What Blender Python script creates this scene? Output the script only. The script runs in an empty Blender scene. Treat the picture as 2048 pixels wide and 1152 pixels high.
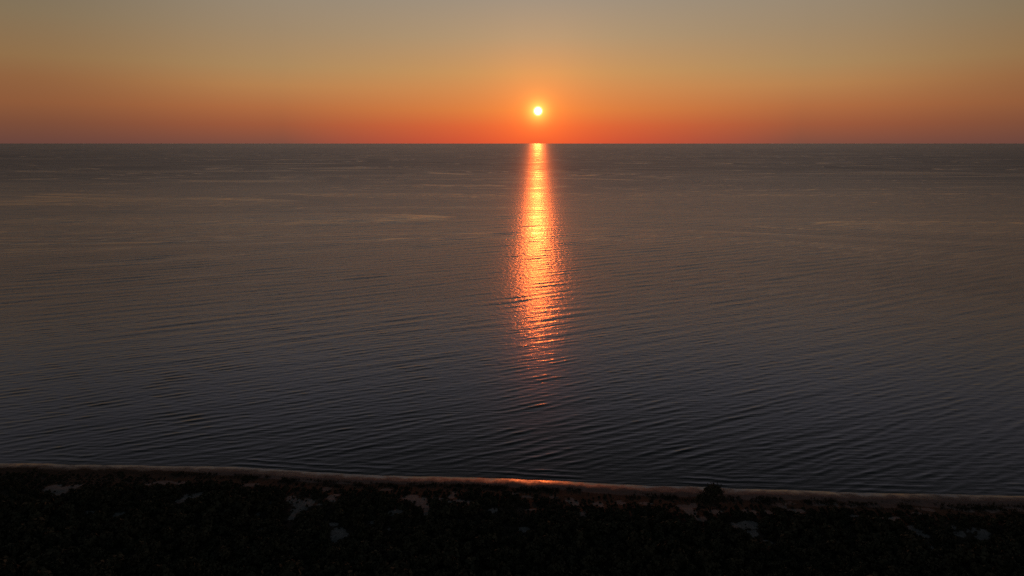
import bpy, math
import numpy as np
from mathutils import Vector, Matrix

# ------------------------------------------------------------------ camera
scene = bpy.context.scene
COL = scene.collection
R = math.radians
F_PX = 1384.0                       # focal length in pixels of the 2048 px wide photograph
CAM_H = 80.0                        # drone height above the sea
PITCH = math.atan(289.0 / F_PX) + math.atan(CAM_H / 40000.0)

cam_data = bpy.data.cameras.new("camera")
cam_data.sensor_width = 36.0
cam_data.lens = 36.0 * F_PX / 2048.0
cam_data.clip_start = 1.0
cam_data.clip_end = 200000.0
cam = bpy.data.objects.new("camera", cam_data)
COL.objects.link(cam)
cam.location = (0.0, 0.0, CAM_H)
cam.rotation_euler = (math.pi / 2 - PITCH, 0.0, 0.0)
scene.camera = cam


def ray(px, py):
    """world direction of a point measured in the photograph"""
    u, v = px - 1024.0, 576.0 - py
    return np.array([u, F_PX * math.cos(PITCH) + v * math.sin(PITCH),
                     v * math.cos(PITCH) - F_PX * math.sin(PITCH)])


def ground_at(px, py, z=0.0):
    d = ray(px, py)
    t = (CAM_H - z) / -d[2]
    return float(d[0] * t), float(d[1] * t)


# ------------------------------------------------------------------ sun, sky, exposure
sd = ray(1076, 222)
sd = sd / np.linalg.norm(sd)
SUN_EL = math.asin(sd[2])
SUN_AZ = math.atan2(sd[0], sd[1])    # clockwise from +Y

SUN_STRENGTH = 0.185
SUN_COLOR = (1.0, 0.155, 0.026)
sun_data = bpy.data.lights.new("sun", 'SUN')
sun_data.energy = SUN_STRENGTH
sun_data.color = SUN_COLOR
sun_data.angle = R(0.53)
sun = bpy.data.objects.new("sun", sun_data)
COL.objects.link(sun)
sun.rotation_euler = Vector(sd).to_track_quat('Z', 'Y').to_euler()
sun.location = (0, 0, 300)

scene.view_settings.view_transform = 'Standard'
scene.view_settings.look = 'None'
scene.view_settings.exposure = 0.0
scene.view_settings.gamma = 1.0
scene.view_settings.use_curve_mapping = False
scene.render.engine = 'CYCLES'
scene.cycles.use_denoising = False
scene.cycles.denoiser = 'OPENIMAGEDENOISE'
scene.cycles.denoising_input_passes = 'RGB_ALBEDO_NORMAL'
scene.cycles.max_bounces = 5
scene.cycles.diffuse_bounces = 2
scene.cycles.glossy_bounces = 2
scene.cycles.sample_clamp_direct = 0.0
scene.cycles.sample_clamp_indirect = 2.0

world = bpy.data.worlds.new("World")
scene.world = world
world.use_nodes = True


def srgb(r, g, b):
    def f(c):
        c /= 255.0
        return c / 12.92 if c <= 0.04045 else ((c + 0.055) / 1.055) ** 2.4
    return (f(r), f(g), f(b))


class NT:
    """small helper for node trees"""
    def __init__(self, tree):
        self.t = tree

    def put(self, sock, v):
        if isinstance(v, bpy.types.NodeSocket):
            self.t.links.new(v, sock)
        elif v is not None:
            if sock.type == 'RGBA' and len(v) == 3:
                v = (*v, 1.0)
            sock.default_value = v

    def node(self, kind, **kw):
        n = self.t.nodes.new(kind)
        for k, v in kw.items():
            setattr(n, k, v)
        return n

    def math(self, op, a, b=None, c=None, clamp=False):
        n = self.node('ShaderNodeMath', operation=op, use_clamp=clamp)
        for s, v in zip(n.inputs, (a, b, c)):
            self.put(s, v)
        return n.outputs[0]

    def vmath(self, op, a, b=None, out=0):
        n = self.node('ShaderNodeVectorMath', operation=op)
        self.put(n.inputs[0], a)
        if b is not None:
            self.put(n.inputs[3] if op == 'SCALE' else n.inputs[1], b)
        return n.outputs[out]

    def mix(self, fac, a, b, blend='MIX'):
        n = self.node('ShaderNodeMix', data_type='RGBA', blend_type=blend)
        self.put(n.inputs[0], fac)
        self.put(n.inputs[6], a)
        self.put(n.inputs[7], b)
        return n.outputs[2]

    def mixf(self, fac, a, b):
        n = self.node('ShaderNodeMix', data_type='FLOAT')
        self.put(n.inputs[0], fac)
        self.put(n.inputs[2], a)
        self.put(n.inputs[3], b)
        return n.outputs[0]

    def rng(self, v, a, b, c=0.0, d=1.0, smooth=False):
        n = self.node('ShaderNodeMapRange')
        n.interpolation_type = 'SMOOTHSTEP' if smooth else 'LINEAR'
        for s, x in zip(n.inputs, (v, a, b, c, d)):
            self.put(s, x)
        return n.outputs[0]

    def ramp(self, fac, stops, interp='LINEAR'):
        n = self.node('ShaderNodeValToRGB')
        cr = n.color_ramp
        cr.interpolation = interp
        while len(cr.elements) < len(stops):
            cr.elements.new(0.5)
        for e, (p, c) in zip(cr.elements, sorted(stops)):
            e.position = p
            e.color = (*c, 1.0)
        self.put(n.inputs[0], fac)
        return n.outputs[0]

    def noise(self, vec, scale=1.0, detail=2.0, rough=0.5, dist=0.0, out=0):
        n = self.node('ShaderNodeTexNoise')
        self.put(n.inputs['Vector'], vec)
        n.inputs['Scale'].default_value = scale
        n.inputs['Detail'].default_value = detail
        n.inputs['Roughness'].default_value = rough
        n.inputs['Distortion'].default_value = dist
        return n.outputs[out]

    def mapping(self, vec, loc=(0, 0, 0), rot=(0, 0, 0), scale=(1, 1, 1), kind='POINT'):
        n = self.node('ShaderNodeMapping', vector_type=kind)
        self.put(n.inputs[0], vec)
        n.inputs[1].default_value = loc
        n.inputs[2].default_value = rot
        n.inputs[3].default_value = scale
        return n.outputs[0]


def build_sky():
    nt = NT(world.node_tree)
    bg = world.node_tree.nodes['Background']
    d = nt.vmath('NORMALIZE', nt.node('ShaderNodeTexCoord').outputs['Generated'])
    sep = nt.node('ShaderNodeSeparateXYZ')
    nt.put(sep.inputs[0], d)
    elev = nt.math('DEGREES', nt.math('ARCSINE', sep.outputs[2]))
    e = nt.math('DIVIDE', nt.math('MAXIMUM', elev, 0.0), 32.0, clamp=True)
    # azimuth away from the sun, degrees
    h = nt.vmath('NORMALIZE', nt.vmath('MULTIPLY', d, (1, 1, 0)))
    ca = nt.vmath('DOT_PRODUCT', h, (math.sin(SUN_AZ), math.cos(SUN_AZ), 0), out=1)
    az = nt.math('DEGREES', nt.math('ARCCOSINE', nt.math('MINIMUM', nt.math('MAXIMUM', ca, -1.0), 1.0)))

    def col(stops):
        return nt.ramp(e, [(p / 32.0, srgb(*c)) for p, c in stops])
    A = col([(0.0, (222, 84, 50)), (1.2, (230, 102, 54)), (2.5, (228, 130, 64)), (5.3, (208, 152, 92)),
             (8.0, (182, 153, 116)), (10.8, (162, 147, 128)), (15, (148, 147, 160)), (19, (138, 137, 149)), (25, (114, 114, 121)), (32, (92, 94, 101))])
    M = col([(0.0, (130, 79, 64)), (1.3, (160, 90, 60)), (2.6, (178, 109, 66)), (4.2, (184, 131, 81)), (5.6, (174, 138, 94)),
             (8.3, (160, 137, 108)), (11.0, (150, 137, 119)), (15, (140, 139, 153)), (19, (132, 130, 142)), (25, (109, 108, 114)), (32, (88, 90, 96))])
    B = col([(0.0, (106, 69, 60)), (1.3, (124, 78, 57)), (2.6, (142, 90, 58)), (4.2, (145, 99, 64)), (5.6, (145, 111, 74)),
             (8.3, (133, 114, 87)), (11.0, (119, 111, 96)), (15, (116, 115, 125)), (19, (110, 108, 117)), (25, (93, 92, 97)), (32, (78, 80, 85))])
    C = col([(0.0, (74, 60, 62)), (3.0, (84, 68, 66)), (8.0, (90, 80, 78)), (16.0, (82, 80, 82)), (32, (62, 66, 72))])
    c = nt.mix(nt.rng(az, 1.5, 20, smooth=False), A, M)
    c = nt.mix(nt.rng(az, 18, 38, smooth=True), c, B)
    c = nt.mix(nt.rng(az, 36, 140, smooth=True), c, C)
    # high sky: the physical sky of the same sun
    sky = nt.node('ShaderNodeTexSky', sky_type='NISHITA', sun_disc=False)
    sky.sun_elevation = SUN_EL
    sky.sun_rotation = SUN_AZ
    sky.air_density = 1.0
    sky.dust_density = 0.6
    sky.ozone_density = 1.5
    hi = nt.vmath('MULTIPLY', sky.outputs[0], (0.042, 0.038, 0.033))
    c = nt.mix(nt.rng(elev, 16, 38, smooth=True), c, hi)
    # aureole and disc of the low sun
    dot = nt.vmath('DOT_PRODUCT', d, tuple(sd), out=1)
    th = nt.math('DEGREES', nt.math('ARCCOSINE', nt.math('MINIMUM', dot, 1.0)))

    def expo(width, power):
        q = nt.math('POWER', nt.math('DIVIDE', th, width), power)
        return nt.math('EXPONENT', nt.math('MULTIPLY', q, -1.0))
    g1 = nt.vmath('SCALE', (0.56, 0.105, 0.0), expo(2.3, 1.0))
    g2 = nt.vmath('SCALE', (1.2, 0.82, 0.14), expo(0.60, 1.3))
    g3 = nt.vmath('SCALE', (6.0, 5.2, 3.4), expo(0.255, 3.2))
    tot = nt.vmath('ADD', nt.vmath('ADD', c, g1), nt.vmath('ADD', g2, g3))
    nt.put(bg.inputs[0], tot)
    bg.inputs[1].default_value = 1.0


build_sky()

# ------------------------------------------------------------------ numpy helpers
rs = np.random.RandomState(7)


def smooth(a, b, x):
    t = np.clip((x - a) / (b - a), 0, 1)
    return t * t * (3 - 2 * t)


_perm = np.random.RandomState(3).rand(256, 256)


def vnoise(x, y):
    xi, yi = np.floor(x).astype(int), np.floor(y).astype(int)
    fx, fy = x - xi, y - yi
    fx, fy = fx * fx * (3 - 2 * fx), fy * fy * (3 - 2 * fy)
    a = _perm[xi & 255, yi & 255]
    b = _perm[(xi + 1) & 255, yi & 255]
    c = _perm[xi & 255, (yi + 1) & 255]
    d = _perm[(xi + 1) & 255, (yi + 1) & 255]
    return (a * (1 - fx) + b * fx) * (1 - fy) + (c * (1 - fx) + d * fx) * fy


def fbm(x, y, oct=4):
    s, a, n = 0.0, 1.0, 0.0
    for i in range(oct):
        s = s + a * vnoise(x * 2 ** i + 17.3 * i, y * 2 ** i - 9.1 * i)
        n += a
        a *= 0.5
    return s / n


def mesh_from(name, verts, faces, smooth_shade=True):
    """verts (n,3) array, faces (m,k) array"""
    verts = np.asarray(verts, dtype=np.float32)
    faces = np.asarray(faces, dtype=np.int32)
    k = faces.shape[1]
    me = bpy.data.meshes.new(name)
    me.vertices.add(len(verts))
    me.vertices.foreach_set("co", verts.ravel())
    me.loops.add(faces.size)
    me.loops.foreach_set("vertex_index", faces.ravel())
    me.polygons.add(len(faces))
    me.polygons.foreach_set("loop_start", np.arange(len(faces), dtype=np.int32) * k)
    me.polygons.foreach_set("use_smooth", np.full(len(faces), smooth_shade))
    me.update(calc_edges=True)
    return me


def grid_faces(nr, nc):
    i = np.arange(nr * nc).reshape(nr, nc)
    return np.stack([i[:-1, :-1], i[:-1, 1:], i[1:, 1:], i[1:, :-1]], -1).reshape(-1, 4)


def add_attr(me, name, values):
    at = me.attributes.new(name, 'FLOAT', 'POINT')
    at.data.foreach_set("value", np.asarray(values, dtype=np.float32).ravel())


def link(name, me, mat=None, parent=None, **props):
    o = bpy.data.objects.new(name, me)
    COL.objects.link(o)
    if mat is not None and not me.materials:
        me.materials.append(mat)
    if parent is not None:
        o.parent = parent
    for k, v in props.items():
        o[k] = v
    return o


def new_mat(name):
    m = bpy.data.materials.new(name)
    m.use_nodes = True
    nt = NT(m.node_tree)
    return m, nt, m.node_tree.nodes['Principled BSDF']


# ------------------------------------------------------------------ the shoreline, as measured
SHORE_PX = [(-500, 905), (-250, 915), (0, 926), (150, 929), (300, 931), (480, 934), (600, 943), (700, 949), (800, 952), (900, 953),
            (1000, 957), (1100, 962), (1250, 970), (1400, 974), (1550, 978), (1700, 985), (1800, 987),
            (2048, 991), (2300, 998), (2600, 1004)]
_sp = np.array([ground_at(*p) for p in SHORE_PX])
_sx = np.concatenate([[_sp[0, 0] - 400], _sp[:, 0], [_sp[-1, 0] + 400]])
_sy = np.concatenate([[_sp[0, 1] + 60], _sp[:, 1], [_sp[-1, 1] - 30]])


def shore_y(x):
    s = 0.0
    for o in (-6, -3, 0, 3, 6):
        s = s + np.interp(x + o, _sx, _sy)
    return s / 5.0 + 1.5 * (fbm(x / 11.0, 0 * x + 3.3, 4) - 0.5)


# ------------------------------------------------------------------ sea
def build_sea():
    rows = [95.0]
    while rows[-1] < 40000.0:
        v = max(rows[-1], 120.0)
        rows.append(v + 0.44 * (min(v, 700.0) / 150.0) ** 0.9 * max(v / 700.0, 1.0) ** 2 if v > 120 else rows[-1] + 0.8)
    y = np.array(rows)
    y[-1] = 40000.0
    nc = 570
    u = np.linspace(-1, 1, nc)
    X = u[None, :] * (y[:, None] * 1.02 + 45.0)
    Y = np.repeat(y[:, None], nc, 1)
    dy = np.gradient(y)[:, None]
    off = Y - shore_y(X)                         # metres offshore
    Z = np.zeros_like(X)
    r2 = np.random.RandomState(11)
    lost = np.zeros_like(y)[:, None]
    base_dir = R(-63)                            # travelling towards the shore and to the right
    sets = [(64, 1.5, 2.6, 9, 0.035), (54, 2.6, 4.6, 7, 0.032), (40, 6.0, 13.0, 7, 0.034), (24, 13.0, 34.0, 9, 0.014)]
    for n, l0, l1, spread, slope in sets:
        if l0 == 6.0:                              # peaked crests, flat troughs on the wind waves
            A = 0.05
            Z = A * (np.exp(np.clip(Z / A, -3, 1.6)) - 1.0)
        for i in range(n):
            lam = math.exp(r2.uniform(math.log(l0), math.log(l1)))
            a = base_dir + R(r2.normal(0, spread))
            k = 2 * math.pi / lam
            s = slope * math.sqrt(2.0 / n)
            fade = smooth(2.3, 4.5, lam / dy)
            if l0 == 6.0:                        # longer waves only further out
                fade = fade * (0.15 + 0.85 * smooth(190, 420, y))[:, None]
            elif l0 > 10:
                fade = fade * (0.15 + 0.85 * smooth(280, 800, y))[:, None]
            lost = lost + (1 - smooth(2.3, 4.5, lam / dy) ** 2) * s * s / 2
            ph = r2.uniform(0, 2 * math.pi)
            rmax = int(np.nonzero(fade[:, 0] > 1e-4)[0].max()) + 1
            sl = slice(0, rmax)
            Z[sl] += fade[sl] * (s / k) * np.sin(k * (math.cos(a) * X[sl] + math.sin(a) * Y[sl]) + ph)
    # gusts and calmer patches
    gust = 0.70 + 0.55 * fbm(X / 70.0 + 5, Y / 38.0, 3)
    Z *= gust * (0.25 + 0.75 * smooth(0.0, 14.0, off))
    # the last small waves turn parallel to the beach
    wob = 3.0 * fbm(X / 12.0, Y / 8.0 + 7, 2) + 0.05 * X
    Z += 0.085 * np.maximum(np.sin(2 * math.pi * off / 2.7 + wob), 0) ** 2 * smooth(0.2, 1.5, off) * (1 - smooth(4, 9, off)) \
        * smooth(0.42, 0.62, fbm(X / 16.0 + 3, Y / 30.0, 2))
    v = np.stack([X, Y, Z], -1).reshape(-1, 3)
    me = mesh_from("sea", v, grid_faces(len(y), nc))
    add_attr(me, "lost", np.repeat(np.sqrt(lost), nc, 1))
    return me


def sea_material():
    m, nt, bsdf = new_mat("sea_water")
    geo = nt.node('ShaderNodeNewGeometry')
    P, N = geo.outputs['Position'], geo.outputs['Normal']
    sep = nt.node('ShaderNodeSeparateXYZ')
    nt.put(sep.inputs[0], P)
    yy = sep.outputs[1]
    # wind slicks and darker gust bands, long along the coast
    w = nt.vmath('ADD', P, nt.vmath('SCALE', nt.noise(nt.mapping(P, scale=(0.0008, 0.002, 1)), 1.0, 1.0, out=1), 90.0))
    m1 = nt.noise(nt.mapping(w, rot=(0, 0, R(-5)), scale=(0.00022, 0.0095, 1.0)), 1.0, 2.0, 0.45)
    m2 = nt.noise(nt.mapping(w, rot=(0, 0, R(-9)), scale=(0.0008, 0.0016, 1.0)), 1.0, 2.0, 0.5)
    slick = nt.math('MULTIPLY', nt.rng(m1, 0.50, 0.66, smooth=True), nt.rng(m2, 0.40, 0.60, smooth=True))
    slick = nt.math('MULTIPLY', slick, nt.rng(yy, 260, 650, smooth=True))
    # wind ripples: slopes by finite differences
    def slopes(name, rot, scale, height, detail, D, loc=(0, 0, 0)):
        grp = bpy.data.node_groups.new(name, 'ShaderNodeTree')
        grp.interface.new_socket("Vector", in_out='INPUT', socket_type='NodeSocketVector')
        grp.interface.new_socket("Height", in_out='OUTPUT', socket_type='NodeSocketFloat')
        g = NT(grp)
        gi, go = g.node('NodeGroupInput'), g.node('NodeGroupOutput')
        n = g.noise(g.mapping(gi.outputs[0], loc=loc, rot=(0, 0, R(rot)), scale=scale), 1.0, detail)
        g.put(go.inputs[0], g.math('MULTIPLY', n, height))

        def h(vec):
            k = nt.node('ShaderNodeGroup')
            k.node_tree = grp
            nt.put(k.inputs[0], vec)
            return k.outputs[0]
        h0 = h(P)
        comb = nt.node('ShaderNodeCombineXYZ')
        nt.put(comb.inputs[0], nt.math('DIVIDE', nt.math('SUBTRACT', h0, h(nt.vmath('ADD', P, (D, 0, 0)))), D))
        nt.put(comb.inputs[1], nt.math('DIVIDE', nt.math('SUBTRACT', h0, h(nt.vmath('ADD', P, (0, D, 0)))), D))
        return comb.outputs[0]
    lines = slopes("ripple_lines", -27, (0.13, 0.80, 1), 0.13, 1.0, 0.10)
    fine = slopes("ripple_fine", -38, (1.7, 2.0, 1), 0.060, 1.0, 0.08, (31, 7, 0))
    chop = slopes("ripple_chop", -20, (0.40, 0.22, 1), 0.24, 1.0, 0.25, (11, 57, 0))
    rip = nt.vmath('ADD', nt.vmath('SCALE', lines, nt.rng(yy, 190, 430, 0.55, 1.15)),
                   nt.vmath('ADD', nt.vmath('SCALE', fine, nt.rng(yy, 190, 400, 0.22, 1.3)),
                            nt.vmath('SCALE', chop, nt.rng(yy, 200, 430, 0.12, 1.0))))
    gf = bpy.data.node_groups.new("long_wave_height", 'ShaderNodeTree')
    gf.interface.new_socket("Vector", in_out='INPUT', socket_type='NodeSocketVector')
    gf.interface.new_socket("Height", in_out='OUTPUT', socket_type='NodeSocketFloat')
    q = NT(gf)
    qi, qo = q.node('NodeGroupInput'), q.node('NodeGroupOutput')
    a = q.noise(q.mapping(qi.outputs[0], rot=(0, 0, R(-18)), scale=(0.010, 0.055, 1)), 1.0, 2.0)
    q.put(qo.inputs[0], q.math('MULTIPLY', a, 0.55))

    def height2(vec):
        n = nt.node('ShaderNodeGroup')
        n.node_tree = gf
        nt.put(n.inputs[0], vec)
        return n.outputs[0]
    ly = nt.math('DIVIDE', nt.math('SUBTRACT', height2(P), height2(nt.vmath('ADD', P, (0, 1.0, 0)))), 1.0)
    ly = nt.math('MULTIPLY', ly, nt.math('MULTIPLY', nt.rng(yy, 350, 900, smooth=True), nt.rng(yy, 2500, 6000, 1.0, 0.3)))
    longw = nt.node('ShaderNodeCombineXYZ')
    nt.put(longw.inputs[1], ly)
    near = nt.rng(yy, 600, 2600, 1.0, 0.0, smooth=True)       # beyond, the ripples are finer than the eye: roughness
    amp = nt.math('MULTIPLY', near, nt.math('SUBTRACT', 1.0, nt.math('MULTIPLY', slick, 0.6)))
    nrm = nt.vmath('NORMALIZE', nt.vmath('ADD', nt.vmath('ADD', N, longw.outputs[0]), nt.vmath('SCALE', rip, amp)))
    nt.put(bsdf.inputs['Normal'], nrm)
    at = nt.node('ShaderNodeAttribute', attribute_name="lost")
    lost = nt.math('MULTIPLY', at.outputs['Fac'], nt.rng(yy, 170, 380, 0.35, 1.0))
    s2 = nt.math('ADD', nt.math('POWER', lost, 2.0),
                 nt.math('MULTIPLY', nt.math('SUBTRACT', 1.0, near), nt.rng(yy, 3000, 12000, 0.0115, 0.0065)))
    alpha = nt.math('SQRT', nt.math('ADD', nt.math('MULTIPLY', s2, 2.0), 0.00025))
    rough = nt.math('SQRT', alpha)
    rough = nt.math('MULTIPLY', rough, nt.mixf(slick, nt.rng(m2, 0.35, 0.65, 1.08, 0.95), 0.66))
    nt.put(bsdf.inputs['Roughness'], rough)
    bsdf.inputs['Base Color'].default_value = (0.008, 0.010, 0.012, 1)
    bsdf.inputs['IOR'].default_value = 1.333
    return m


sea = link("sea", build_sea(), sea_material(), kind="structure")

# ------------------------------------------------------------------ land: beach, dunes
PATCHES = [  # bare sand hollows between the scrub: photo x, y, half width, half height
    (108, 972, 13, 8), (125, 978, 16, 10), (148, 972, 11, 6), (75, 1012, 8, 6), (182, 1030, 10, 4),
    (372, 998, 10, 9), (392, 994, 9, 9), (330, 958, 20, 5), (365, 961, 14, 4), (290, 966, 10, 4), (500, 966, 14, 5),
    (585, 1000, 15, 9), (604, 1012, 18, 10), (622, 1005, 14, 7), (590, 1030, 8, 16), (664, 997, 10, 8), (640, 1012, 8, 4),
    (652, 972, 8, 5), (770, 973, 8, 5),
    (824, 996, 14, 9), (845, 1006, 15, 10), (880, 1000, 18, 7), (905, 990, 9, 10), (855, 1026, 7, 13), (835, 1018, 6, 9),
    (790, 1030, 10, 5), (745, 1048, 6, 5), (665, 1050, 10, 4), (680, 1072, 14, 12), (915, 1004, 9, 5), (938, 1010, 8, 5),
    (1140, 998, 10, 8), (1152, 1005, 6, 8), (1200, 1006, 6, 8), (1242, 1000, 8, 6), (1290, 1002, 14, 5), (1055, 988, 10, 4),
    (1030, 981, 6, 4), (1110, 990, 9, 4), (1372, 1012, 12, 9), (1385, 1026, 16, 12), (1400, 1038, 14, 6), (1428, 1020, 16, 6),
    (1475, 1053, 10, 8), (1500, 1050, 16, 7), (1505, 1068, 12, 9), (1535, 1088, 9, 6), (1490, 1018, 10, 6), (1510, 1022, 8, 7),
    (1535, 1020, 8, 7), (1595, 1018, 14, 6), (1560, 1003, 16, 6), (1640, 997, 20, 6), (1700, 1003, 20, 6), (1760, 1002, 26, 6),
    (1710, 1030, 16, 4), (1780, 1036, 16, 6), (1850, 1012, 18, 6), (1930, 1010, 18, 7), (1990, 1012, 18, 7), (2030, 1010, 14, 6),
    (1825, 1062, 8, 7), (1842, 1074, 12, 7), (1862, 1100, 10, 8), (1878, 1114, 7, 6), (1920, 1073, 12, 6), (1950, 1070, 20, 8),
    (1960, 1080, 12, 6), (1850, 1030, 10, 4)]
_pr = np.random.RandomState(44)
for _i in range(42):                # scattered small openings
    PATCHES.append((_pr.uniform(-300, 2350), 996 + 110 * _pr.rand() ** 1.4, _pr.uniform(3, 9), _pr.uniform(2.5, 6)))
_pt = []
for (px, py, hw, hh) in PATCHES:
    x0, y0 = ground_at(px, py, 1.9)
    x1, _ = ground_at(px + hw, py, 1.9)
    _, y1 = ground_at(px, py - hh, 1.9)
    _pt.append((x0, y0, max(0.5, x1 - x0), max(0.7, y1 - y0)))


def patchiness(x, y):
    s = np.full(np.shape(x), -9.0)
    n = 1.7 * (fbm(np.asarray(x) / 2.0, np.asarray(y) / 2.0, 4) - 0.5)
    for (px, py, rx, ry) in _pt:
        q = 1.0 - np.sqrt(((x - px) / rx) ** 2 + ((y - py) / ry) ** 2)
        s = np.maximum(s, q)
    return s + n                    # > 0 inside bare sand


def back_edge(x):
    """inland distance where the vegetation starts"""
    return 4.8 + 1.8 * (fbm(np.asarray(x) / 14.0, 0 * np.asarray(x) + 40, 3) - 0.5) * 2 + 1.8 * smooth(20, 110, np.asarray(x)) - 2.6 * smooth(-50, -110, np.asarray(x))


def land_z(x, y):
    d = shore_y(x) - y               # metres inland
    z = np.where(d < 0, d * 0.16, 0.0)
    z = z + (0.06 + 0.15 * fbm(x / 10.0 + 50, 0 * x, 3)) * np.clip(d, 0, 3.6) + 0.05 * np.clip(d - 3.6, 0, 6)
    dune = smooth(5.0, 20.0, d)
    z = z + dune * (0.5 + 1.9 * fbm(x / 15.0, y / 11.0, 4)) + 0.015 * np.clip(d - 12, 0, 400)
    z = z + 0.10 * (fbm(x / 1.7, y / 1.7, 3) - 0.5) * smooth(3.6, 6, d)
    return z


def build_land():
    xs = np.concatenate([np.arange(-330, -170, 3.0), np.arange(-170, 170, 0.75), np.arange(170, 331, 3.0)])
    nr = 230
    t = np.linspace(0, 1, nr)
    dd = -14.0 + 84.0 * t                      # inland distance down to 70 m
    dd = np.concatenate([dd, np.arange(74, 330, 8.0)])
    X = np.repeat(xs[None, :], len(dd), 0)
    Y = shore_y(X) - dd[:, None]
    Z = land_z(X, Y)
    v = np.stack([X, Y, Z], -1).reshape(-1, 3)
    f = grid_faces(len(dd), len(xs))[:, ::-1]
    me = mesh_from("dune_ground", v, f)
    D = np.repeat(dd[:, None], len(xs), 1)
    be = back_edge(X)
    bare = np.maximum(1 - smooth(be - 0.5, be + 1.8, D), smooth(-0.25, 0.15, patchiness(X, Y)))
    add_attr(me, "inland", D)
    add_attr(me, "bare", bare)
    return me


def land_material():
    m, nt, bsdf = new_mat("dune_sand")
    P = nt.node('ShaderNodeNewGeometry').outputs['Position']
    d = nt.node('ShaderNodeAttribute', attribute_name="inland").outputs['Fac']
    bare = nt.node('ShaderNodeAttribute', attribute_name="bare").outputs['Fac']
    n1 = nt.noise(P, 0.35, 4.0, 0.6)
    n2 = nt.noise(P, 2.4, 3.0, 0.6)
    sand = nt.ramp(n1, [(0.3, (0.105, 0.088, 0.082)), (0.7, (0.17, 0.144, 0.134))])
    sand = nt.mix(nt.rng(n2, 0.54, 0.66), sand, (0.10, 0.085, 0.07))       # wrack and debris specks
    edge = nt.math('ADD', d, nt.math('MULTIPLY', nt.math('SUBTRACT', n1, 0.5), 6.0))
    sand = nt.mix(nt.rng(edge, 8, 13), sand, nt.ramp(n2, [(0.35, (0.12, 0.116, 0.11)), (0.6, (0.22, 0.212, 0.20))]))   # dune sand full of dry stalks
    wet = nt.rng(edge, 2.4, 4.0, 1.0, 0.0, smooth=True)
    col = nt.mix(wet, sand, (0.065, 0.054, 0.047))
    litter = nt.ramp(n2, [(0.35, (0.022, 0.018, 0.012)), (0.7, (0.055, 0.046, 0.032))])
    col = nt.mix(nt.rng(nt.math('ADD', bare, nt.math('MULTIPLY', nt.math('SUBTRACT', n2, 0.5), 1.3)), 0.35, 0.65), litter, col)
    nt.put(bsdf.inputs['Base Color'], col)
    nt.put(bsdf.inputs['Roughness'], nt.mixf(wet, 0.9, nt.rng(edge, 0.3, 2.2, 0.20, 0.55)))
    nt.put(bsdf.inputs['Specular IOR Level'], nt.mixf(wet, 0.15, 0.27))
    b = nt.node('ShaderNodeBump')
    b.inputs['Strength'].default_value = 0.5
    b.inputs['Distance'].default_value = 0.12
    nt.put(b.inputs['Height'], nt.math('MULTIPLY', nt.noise(P, 1.3, 3.0), nt.mixf(wet, 1.0, 0.35)))
    nt.put(bsdf.inputs['Normal'], b.outputs[0])
    return m


land = link("beach_ground", build_land(), land_material(), kind="structure")

# ------------------------------------------------------------------ vegetation
def leaf_material(name, c0, c1):
    m, nt, bsdf = new_mat(name)
    oi = nt.node('ShaderNodeObjectInfo')
    geo = nt.node('ShaderNodeNewGeometry')
    n = nt.noise(geo.outputs['Position'], 0.45, 3.0, 0.6)
    f = nt.math('ADD', nt.rng(n, 0.3, 0.7), nt.math('MULTIPLY', nt.math('SUBTRACT', oi.outputs['Random'], 0.5), 0.4), clamp=True)
    nt.put(bsdf.inputs['Base Color'], nt.mix(f, c0, c1))
    bsdf.inputs['Roughness'].default_value = 0.9
    bsdf.inputs['Specular IOR Level'].default_value = 0.05
    return m


leafy = leaf_material("scrub_leaves", (0.052, 0.054, 0.036), (0.118, 0.110, 0.070))
grassy = leaf_material("dune_grass_blades", (0.060, 0.058, 0.034), (0.10, 0.090, 0.055))
bark, _bn, _bb = new_mat("bark")
_bt = _bn.noise(_bn.node('ShaderNodeNewGeometry').outputs['Position'], 6.0, 4.0)
_bn.put(_bb.inputs['Base Color'], _bn.ramp(_bt, [(0.3, (0.045, 0.034, 0.025)), (0.7, (0.09, 0.07, 0.055))]))
_bb.inputs['Roughness'].default_value = 0.9


def leaf_cloud(r, lobes, n, size, spread=0.25):
    """leaf clumps: n bent quads spread through lumpy lobes; lobes = (cx,cy,cz,rx,ry,rz)"""
    lobes = np.array(lobes, float)
    w = (lobes[:, 3] * lobes[:, 4] + lobes[:, 3] * lobes[:, 5])
    idx = r.choice(len(lobes), n, p=w / w.sum())
    L = lobes[idx]
    d = r.normal(size=(n, 3))
    d /= np.linalg.norm(d, axis=1)[:, None]
    d[:, 2] = np.where(d[:, 2] < -0.35, -d[:, 2], d[:, 2])
    rad = 0.5 + 0.55 * r.rand(n) ** 0.6 + spread * r.rand(n) ** 5
    c = L[:, :3] + d * L[:, 3:] * rad[:, None]
    nrm = d + 0.7 * r.normal(size=(n, 3))
    nrm /= np.linalg.norm(nrm, axis=1)[:, None]
    t = np.cross(nrm, r.normal(size=(n, 3)))
    t /= np.linalg.norm(t, axis=1)[:, None]
    b = np.cross(nrm, t)
    s = size * (0.6 + 0.8 * r.rand(n))[:, None]
    q = np.stack([c - t * s - b * s * 0.5, c + t * s * 0.3 - b * s * 0.9 + nrm * s * 0.25,
                  c + t * s * 1.1 + b * s * 0.3, c - t * s * 0.2 + b * s * 0.9 - nrm * s * 0.2], 1)
    v = q.reshape(-1, 3)
    v[:, 2] = np.maximum(v[:, 2], 0.02)
    return v, np.arange(n * 4).reshape(-1, 4)


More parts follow.
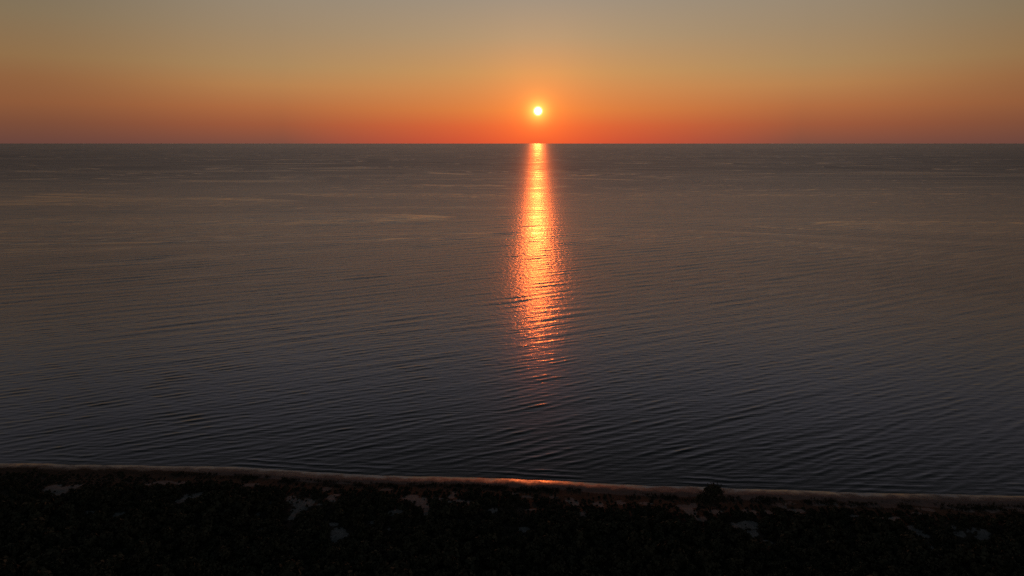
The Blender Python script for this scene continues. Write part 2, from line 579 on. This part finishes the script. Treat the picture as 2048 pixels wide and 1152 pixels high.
def shrub_proto(seed, n=170):
    r = np.random.RandomState(seed)
    lobes = []
    for i in range(r.randint(4, 8)):
        a, q = r.uniform(0, 2 * math.pi), r.uniform(0.0, 0.75)
        s = r.uniform(0.32, 0.62)
        lobes.append((q * math.cos(a), q * math.sin(a), 0.30 * s + r.uniform(0.0, 0.35), s, s, s * r.uniform(0.7, 1.1)))
    return leaf_cloud(r, lobes, n, 0.15)


PROTO = [shrub_proto(100 + i) for i in range(9)]
TREE_XY = ground_at(1420, 1016, 2.2)


def spots():
    r = np.random.RandomState(21)
    n = 60000
    x = r.uniform(-215, 215, n)
    d = r.uniform(5.0, 92.0, n)
    y = shore_y(x) - d
    f_ = d - back_edge(x)
    keep = (f_ > 0) & ((f_ > 5) | (r.rand(n) < 0.012 + 0.14 * np.clip(f_, 0, 5) / 5))
    pn = patchiness(x, y)
    small = r.rand(n) < 0.45
    keep &= (pn < -0.42) | (small & (pn < 0.45))
    keep &= np.abs(x) < 40 + 0.95 * y
    x, y, d, pn, small = x[keep], y[keep], d[keep], pn[keep], small[keep] & (pn[keep] > -0.42)
    size = 0.55 + 1.25 * r.rand(len(x)) ** 1.6
    size *= 0.42 + 0.58 * smooth(7, 24, d)
    big = fbm(x / 13.0 + 9, y / 9.0, 3)
    size *= 0.35 + 1.5 * big
    size *= 1 + 0.5 * smooth(30, 60, d)
    size *= 0.6 + 0.4 * smooth(-1.0, -2.6, pn)
    size = np.where(small, 0.16 + 0.36 * r.rand(len(x)) ** 1.5, size)
    out, cell = [], {}
    order = np.argsort(-size)
    for i in order:
        s = size[i]
        gx, gy = int(x[i] // 2), int(y[i] // 2)
        ok = True
        for a in (-1, 0, 1):
            for b in (-1, 0, 1):
                for (qx, qy, qs) in cell.get((gx + a, gy + b), ()):
                    if (qx - x[i]) ** 2 + (qy - y[i]) ** 2 < (0.58 * (s + qs)) ** 2:
                        ok = False
                        break
                if not ok:
                    break
            if not ok:
                break
        if ok:
            cell.setdefault((gx, gy), []).append((x[i], y[i], s))
            out.append((x[i], y[i], s, d[i], pn[i]))
    return np.array(out)


SP = spots()
SP = SP[np.hypot(SP[:, 0] - TREE_XY[0], SP[:, 1] - TREE_XY[1]) > 1.2]
# in view, beside the beach or beside bare sand: singled out; the rest is one thicket
front = (SP[:, 3] - back_edge(SP[:, 0]) < 5.2) & (np.abs(SP[:, 0]) < 0.78 * SP[:, 1])
hollow = (SP[:, 4] > -0.9) & ~front & (np.abs(SP[:, 0]) < 0.78 * SP[:, 1])


def pick(mask, n):
    i = np.nonzero(mask)[0]
    return i[np.argsort(-SP[i, 2])][:n]


fi, hi_ = pick(front, 150), pick(hollow, 140)
rest = np.ones(len(SP), bool)
rest[fi] = False
rest[hi_] = False
SZ = land_z(SP[:, 0], SP[:, 1])

shrub_mesh = []
for k, (v, f) in enumerate(PROTO):
    me = mesh_from("shrub", v, f, False)
    me.materials.append(leafy)
    shrub_mesh.append(me)
rr = np.random.RandomState(5)


def place_shrubs(idx, label, group):
    for i in idx:
        x, y, s = SP[i, :3]
        o = link("dune_shrub", shrub_mesh[rr.randint(len(shrub_mesh))], None,
                 label=label, category="shrub", group=group)
        o.location = (x, y, SZ[i] - 0.05)
        o.rotation_euler = (0, 0, rr.uniform(0, 6.283))
        o.scale = (s, s * rr.uniform(0.8, 1.15), s * rr.uniform(0.75, 1.15))


_px = 1024 + F_PX * SP[:, 0] / (SP[:, 1] * math.cos(PITCH) + (CAM_H - SZ) * math.sin(PITCH))
FRONT = [(-1e9, 1000, "left of the sun's path"), (1000, 1380, "between the sun's path and the lone tree"), (1380, 1e9, "right of the lone tree")]
for a_, b_, where in FRONT:
    place_shrubs([i for i in fi if a_ <= _px[i] < b_], "small shrub behind the beach, " + where,
                 "shrubs along the back of the beach, " + where)
HOLLOW = [(-1e9, 250, "the leftmost bare sand hollow"), (250, 500, "the second bare sand hollow from the left"),
          (500, 735, "the forked bare sand hollow left of centre"), (735, 1000, "the branching sand hollow left of the sun's path"),
          (1000, 1330, "the small sand patches right of the sun's path"), (1330, 1460, "the bare sand hollow in front of the lone tree"),
          (1460, 1680, "the sand hollow right of the lone tree"), (1680, 1e9, "the rightmost bare sand hollows")]
for a_, b_, where in HOLLOW:
    place_shrubs([i for i in hi_ if a_ <= _px[i] < b_], "dark shrub at the rim of " + where, "shrubs around " + where)


def build_thicket():
    V, Fc, base = [], [], 0
    r = np.random.RandomState(8)
    for i in np.nonzero(rest)[0]:
        v, f = PROTO[r.randint(len(PROTO))]
        x, y, s = SP[i, :3]
        a = r.uniform(0, 6.283)
        c, sn = math.cos(a), math.sin(a)
        sz = s * r.uniform(0.7, 1.2)
        w = np.stack([(v[:, 0] * c - v[:, 1] * sn) * s + x, (v[:, 0] * sn + v[:, 1] * c) * s + y, v[:, 2] * sz + SZ[i] - 0.05], 1)
        V.append(w)
        Fc.append(f + base)
        base += len(v)
    return mesh_from("scrub_thicket", np.concatenate(V), np.concatenate(Fc), False)


link("scrub_thicket", build_thicket(), leafy, kind="stuff",
     label="dense black-green scrub thicket covering the dunes in the foreground", category="scrub")


def build_grass():
    """sparse marram blades at the dune foot"""
    r = np.random.RandomState(31)
    n = 9000
    x = r.uniform(-170, 170, n)
    d = back_edge(x) + r.normal(0.6, 1.3, n)
    keep = (fbm(x / 3.0, d / 1.5 + 60, 3) > 0.52) & (d > 4.6)
    x, d = x[keep], d[keep]
    y = shore_y(x) - d
    z = land_z(x, y)
    n = len(x)
    V, k = [], 5
    for j in range(k):
        a = r.uniform(0, 6.283, n)
        hgt = r.uniform(0.25, 0.6, n)
        lean = r.uniform(0.1, 0.4, n)
        w = 0.05
        bx, by = x + r.normal(0, 0.12, n), y + r.normal(0, 0.12, n)
        p0 = np.stack([bx - w * np.sin(a), by + w * np.cos(a), z - 0.03], 1)
        p1 = np.stack([bx + w * np.sin(a), by - w * np.cos(a), z - 0.03], 1)
        p2 = np.stack([bx + lean * np.cos(a), by + lean * np.sin(a), z + hgt], 1)
        V.append(np.stack([p0, p1, p2], 1))
    v = np.concatenate(V).reshape(-1, 3)
    return mesh_from("dune_grass", v, np.arange(len(v)).reshape(-1, 3), False)


link("dune_grass", build_grass(), grassy, kind="stuff",
     label="sparse dark dune grass scattered along the back of the beach", category="grass")


# the one tree that stands up against the beach
def tube(path, radii, sides=7):
    V, Fc = [], []
    for i, (p, r) in enumerate(zip(path, radii)):
        p = Vector(p)
        t = (Vector(path[min(i + 1, len(path) - 1)]) - Vector(path[max(i - 1, 0)])).normalized()
        a = t.orthogonal().normalized()
        b = t.cross(a)
        for s in range(sides):
            q = 2 * math.pi * s / sides
            V.append(tuple(p + (a * math.cos(q) + b * math.sin(q)) * r))
    for i in range(len(path) - 1):
        for s in range(sides):
            s2 = (s + 1) % sides
            Fc.append((i * sides + s, i * sides + s2, (i + 1) * sides + s2, (i + 1) * sides + s))
    return V, Fc


def build_tree():
    x, y = TREE_XY
    z = float(land_z(np.array([x]), np.array([y]))[0])
    root = bpy.data.objects.new("dune_tree", None)
    COL.objects.link(root)
    root.location = (x, y, z)
    root.scale = (0.95, 1.0, 1.14)
    root["label"] = "lone dark round-crowned tree standing up against the beach and the water"
    root["category"] = "tree"
    V, Fc = [], []

    def branch(path, r0, r1):
        n = len(path)
        v, f = tube(path, [r0 + (r1 - r0) * i / (n - 1) for i in range(n)])
        b = len(V)
        V.extend(v)
        Fc.extend([tuple(k + b for k in q) for q in f])
    branch([(0, 0, -0.3), (0.1, 0.05, 0.7), (0.3, 0.0, 1.6), (0.55, 0.05, 2.7), (0.6, 0.1, 4.1)], 0.26, 0.07)
    branch([(0.2, 0, 1.2), (-0.5, 0.2, 1.9), (-1.5, 0.1, 2.5), (-2.1, 0.0, 2.8)], 0.15, 0.04)
    branch([(0.35, 0, 1.7), (1.1, -0.3, 2.3), (1.9, -0.2, 2.6), (2.9, 0.1, 2.5)], 0.14, 0.03)
    branch([(0.5, 0.05, 2.4), (0.1, 0.6, 3.2), (-0.4, 0.9, 4.0)], 0.11, 0.03)
    branch([(0.5, 0.05, 2.5), (1.0, -0.6, 3.3), (1.3, -0.8, 4.1)], 0.11, 0.03)
    link("trunk", mesh_from("trunk", V, Fc), bark, root)
    r = np.random.RandomState(77)
    lobes = [(0.6, 0.1, 4.1, 1.5, 1.3, 1.15), (-0.3, 0.4, 3.7, 1.2, 1.1, 0.95), (1.4, -0.3, 3.7, 1.15, 1.1, 0.95),
             (-1.6, 0.1, 2.7, 1.15, 1.1, 0.85), (-2.4, 0.0, 2.1, 0.8, 0.8, 0.7), (0.2, -0.7, 2.7, 1.2, 0.9, 0.9),
             (1.2, -0.5, 2.4, 0.95, 0.8, 0.7), (2.9, 0.1, 2.4, 0.55, 0.55, 0.65), (-0.8, -0.6, 1.9, 1.0, 0.8, 0.8)]
    v, f = leaf_cloud(r, lobes, 2800, 0.15, 0.7)
    link("crown", mesh_from("crown", v, f, False), leafy, root)


build_tree()
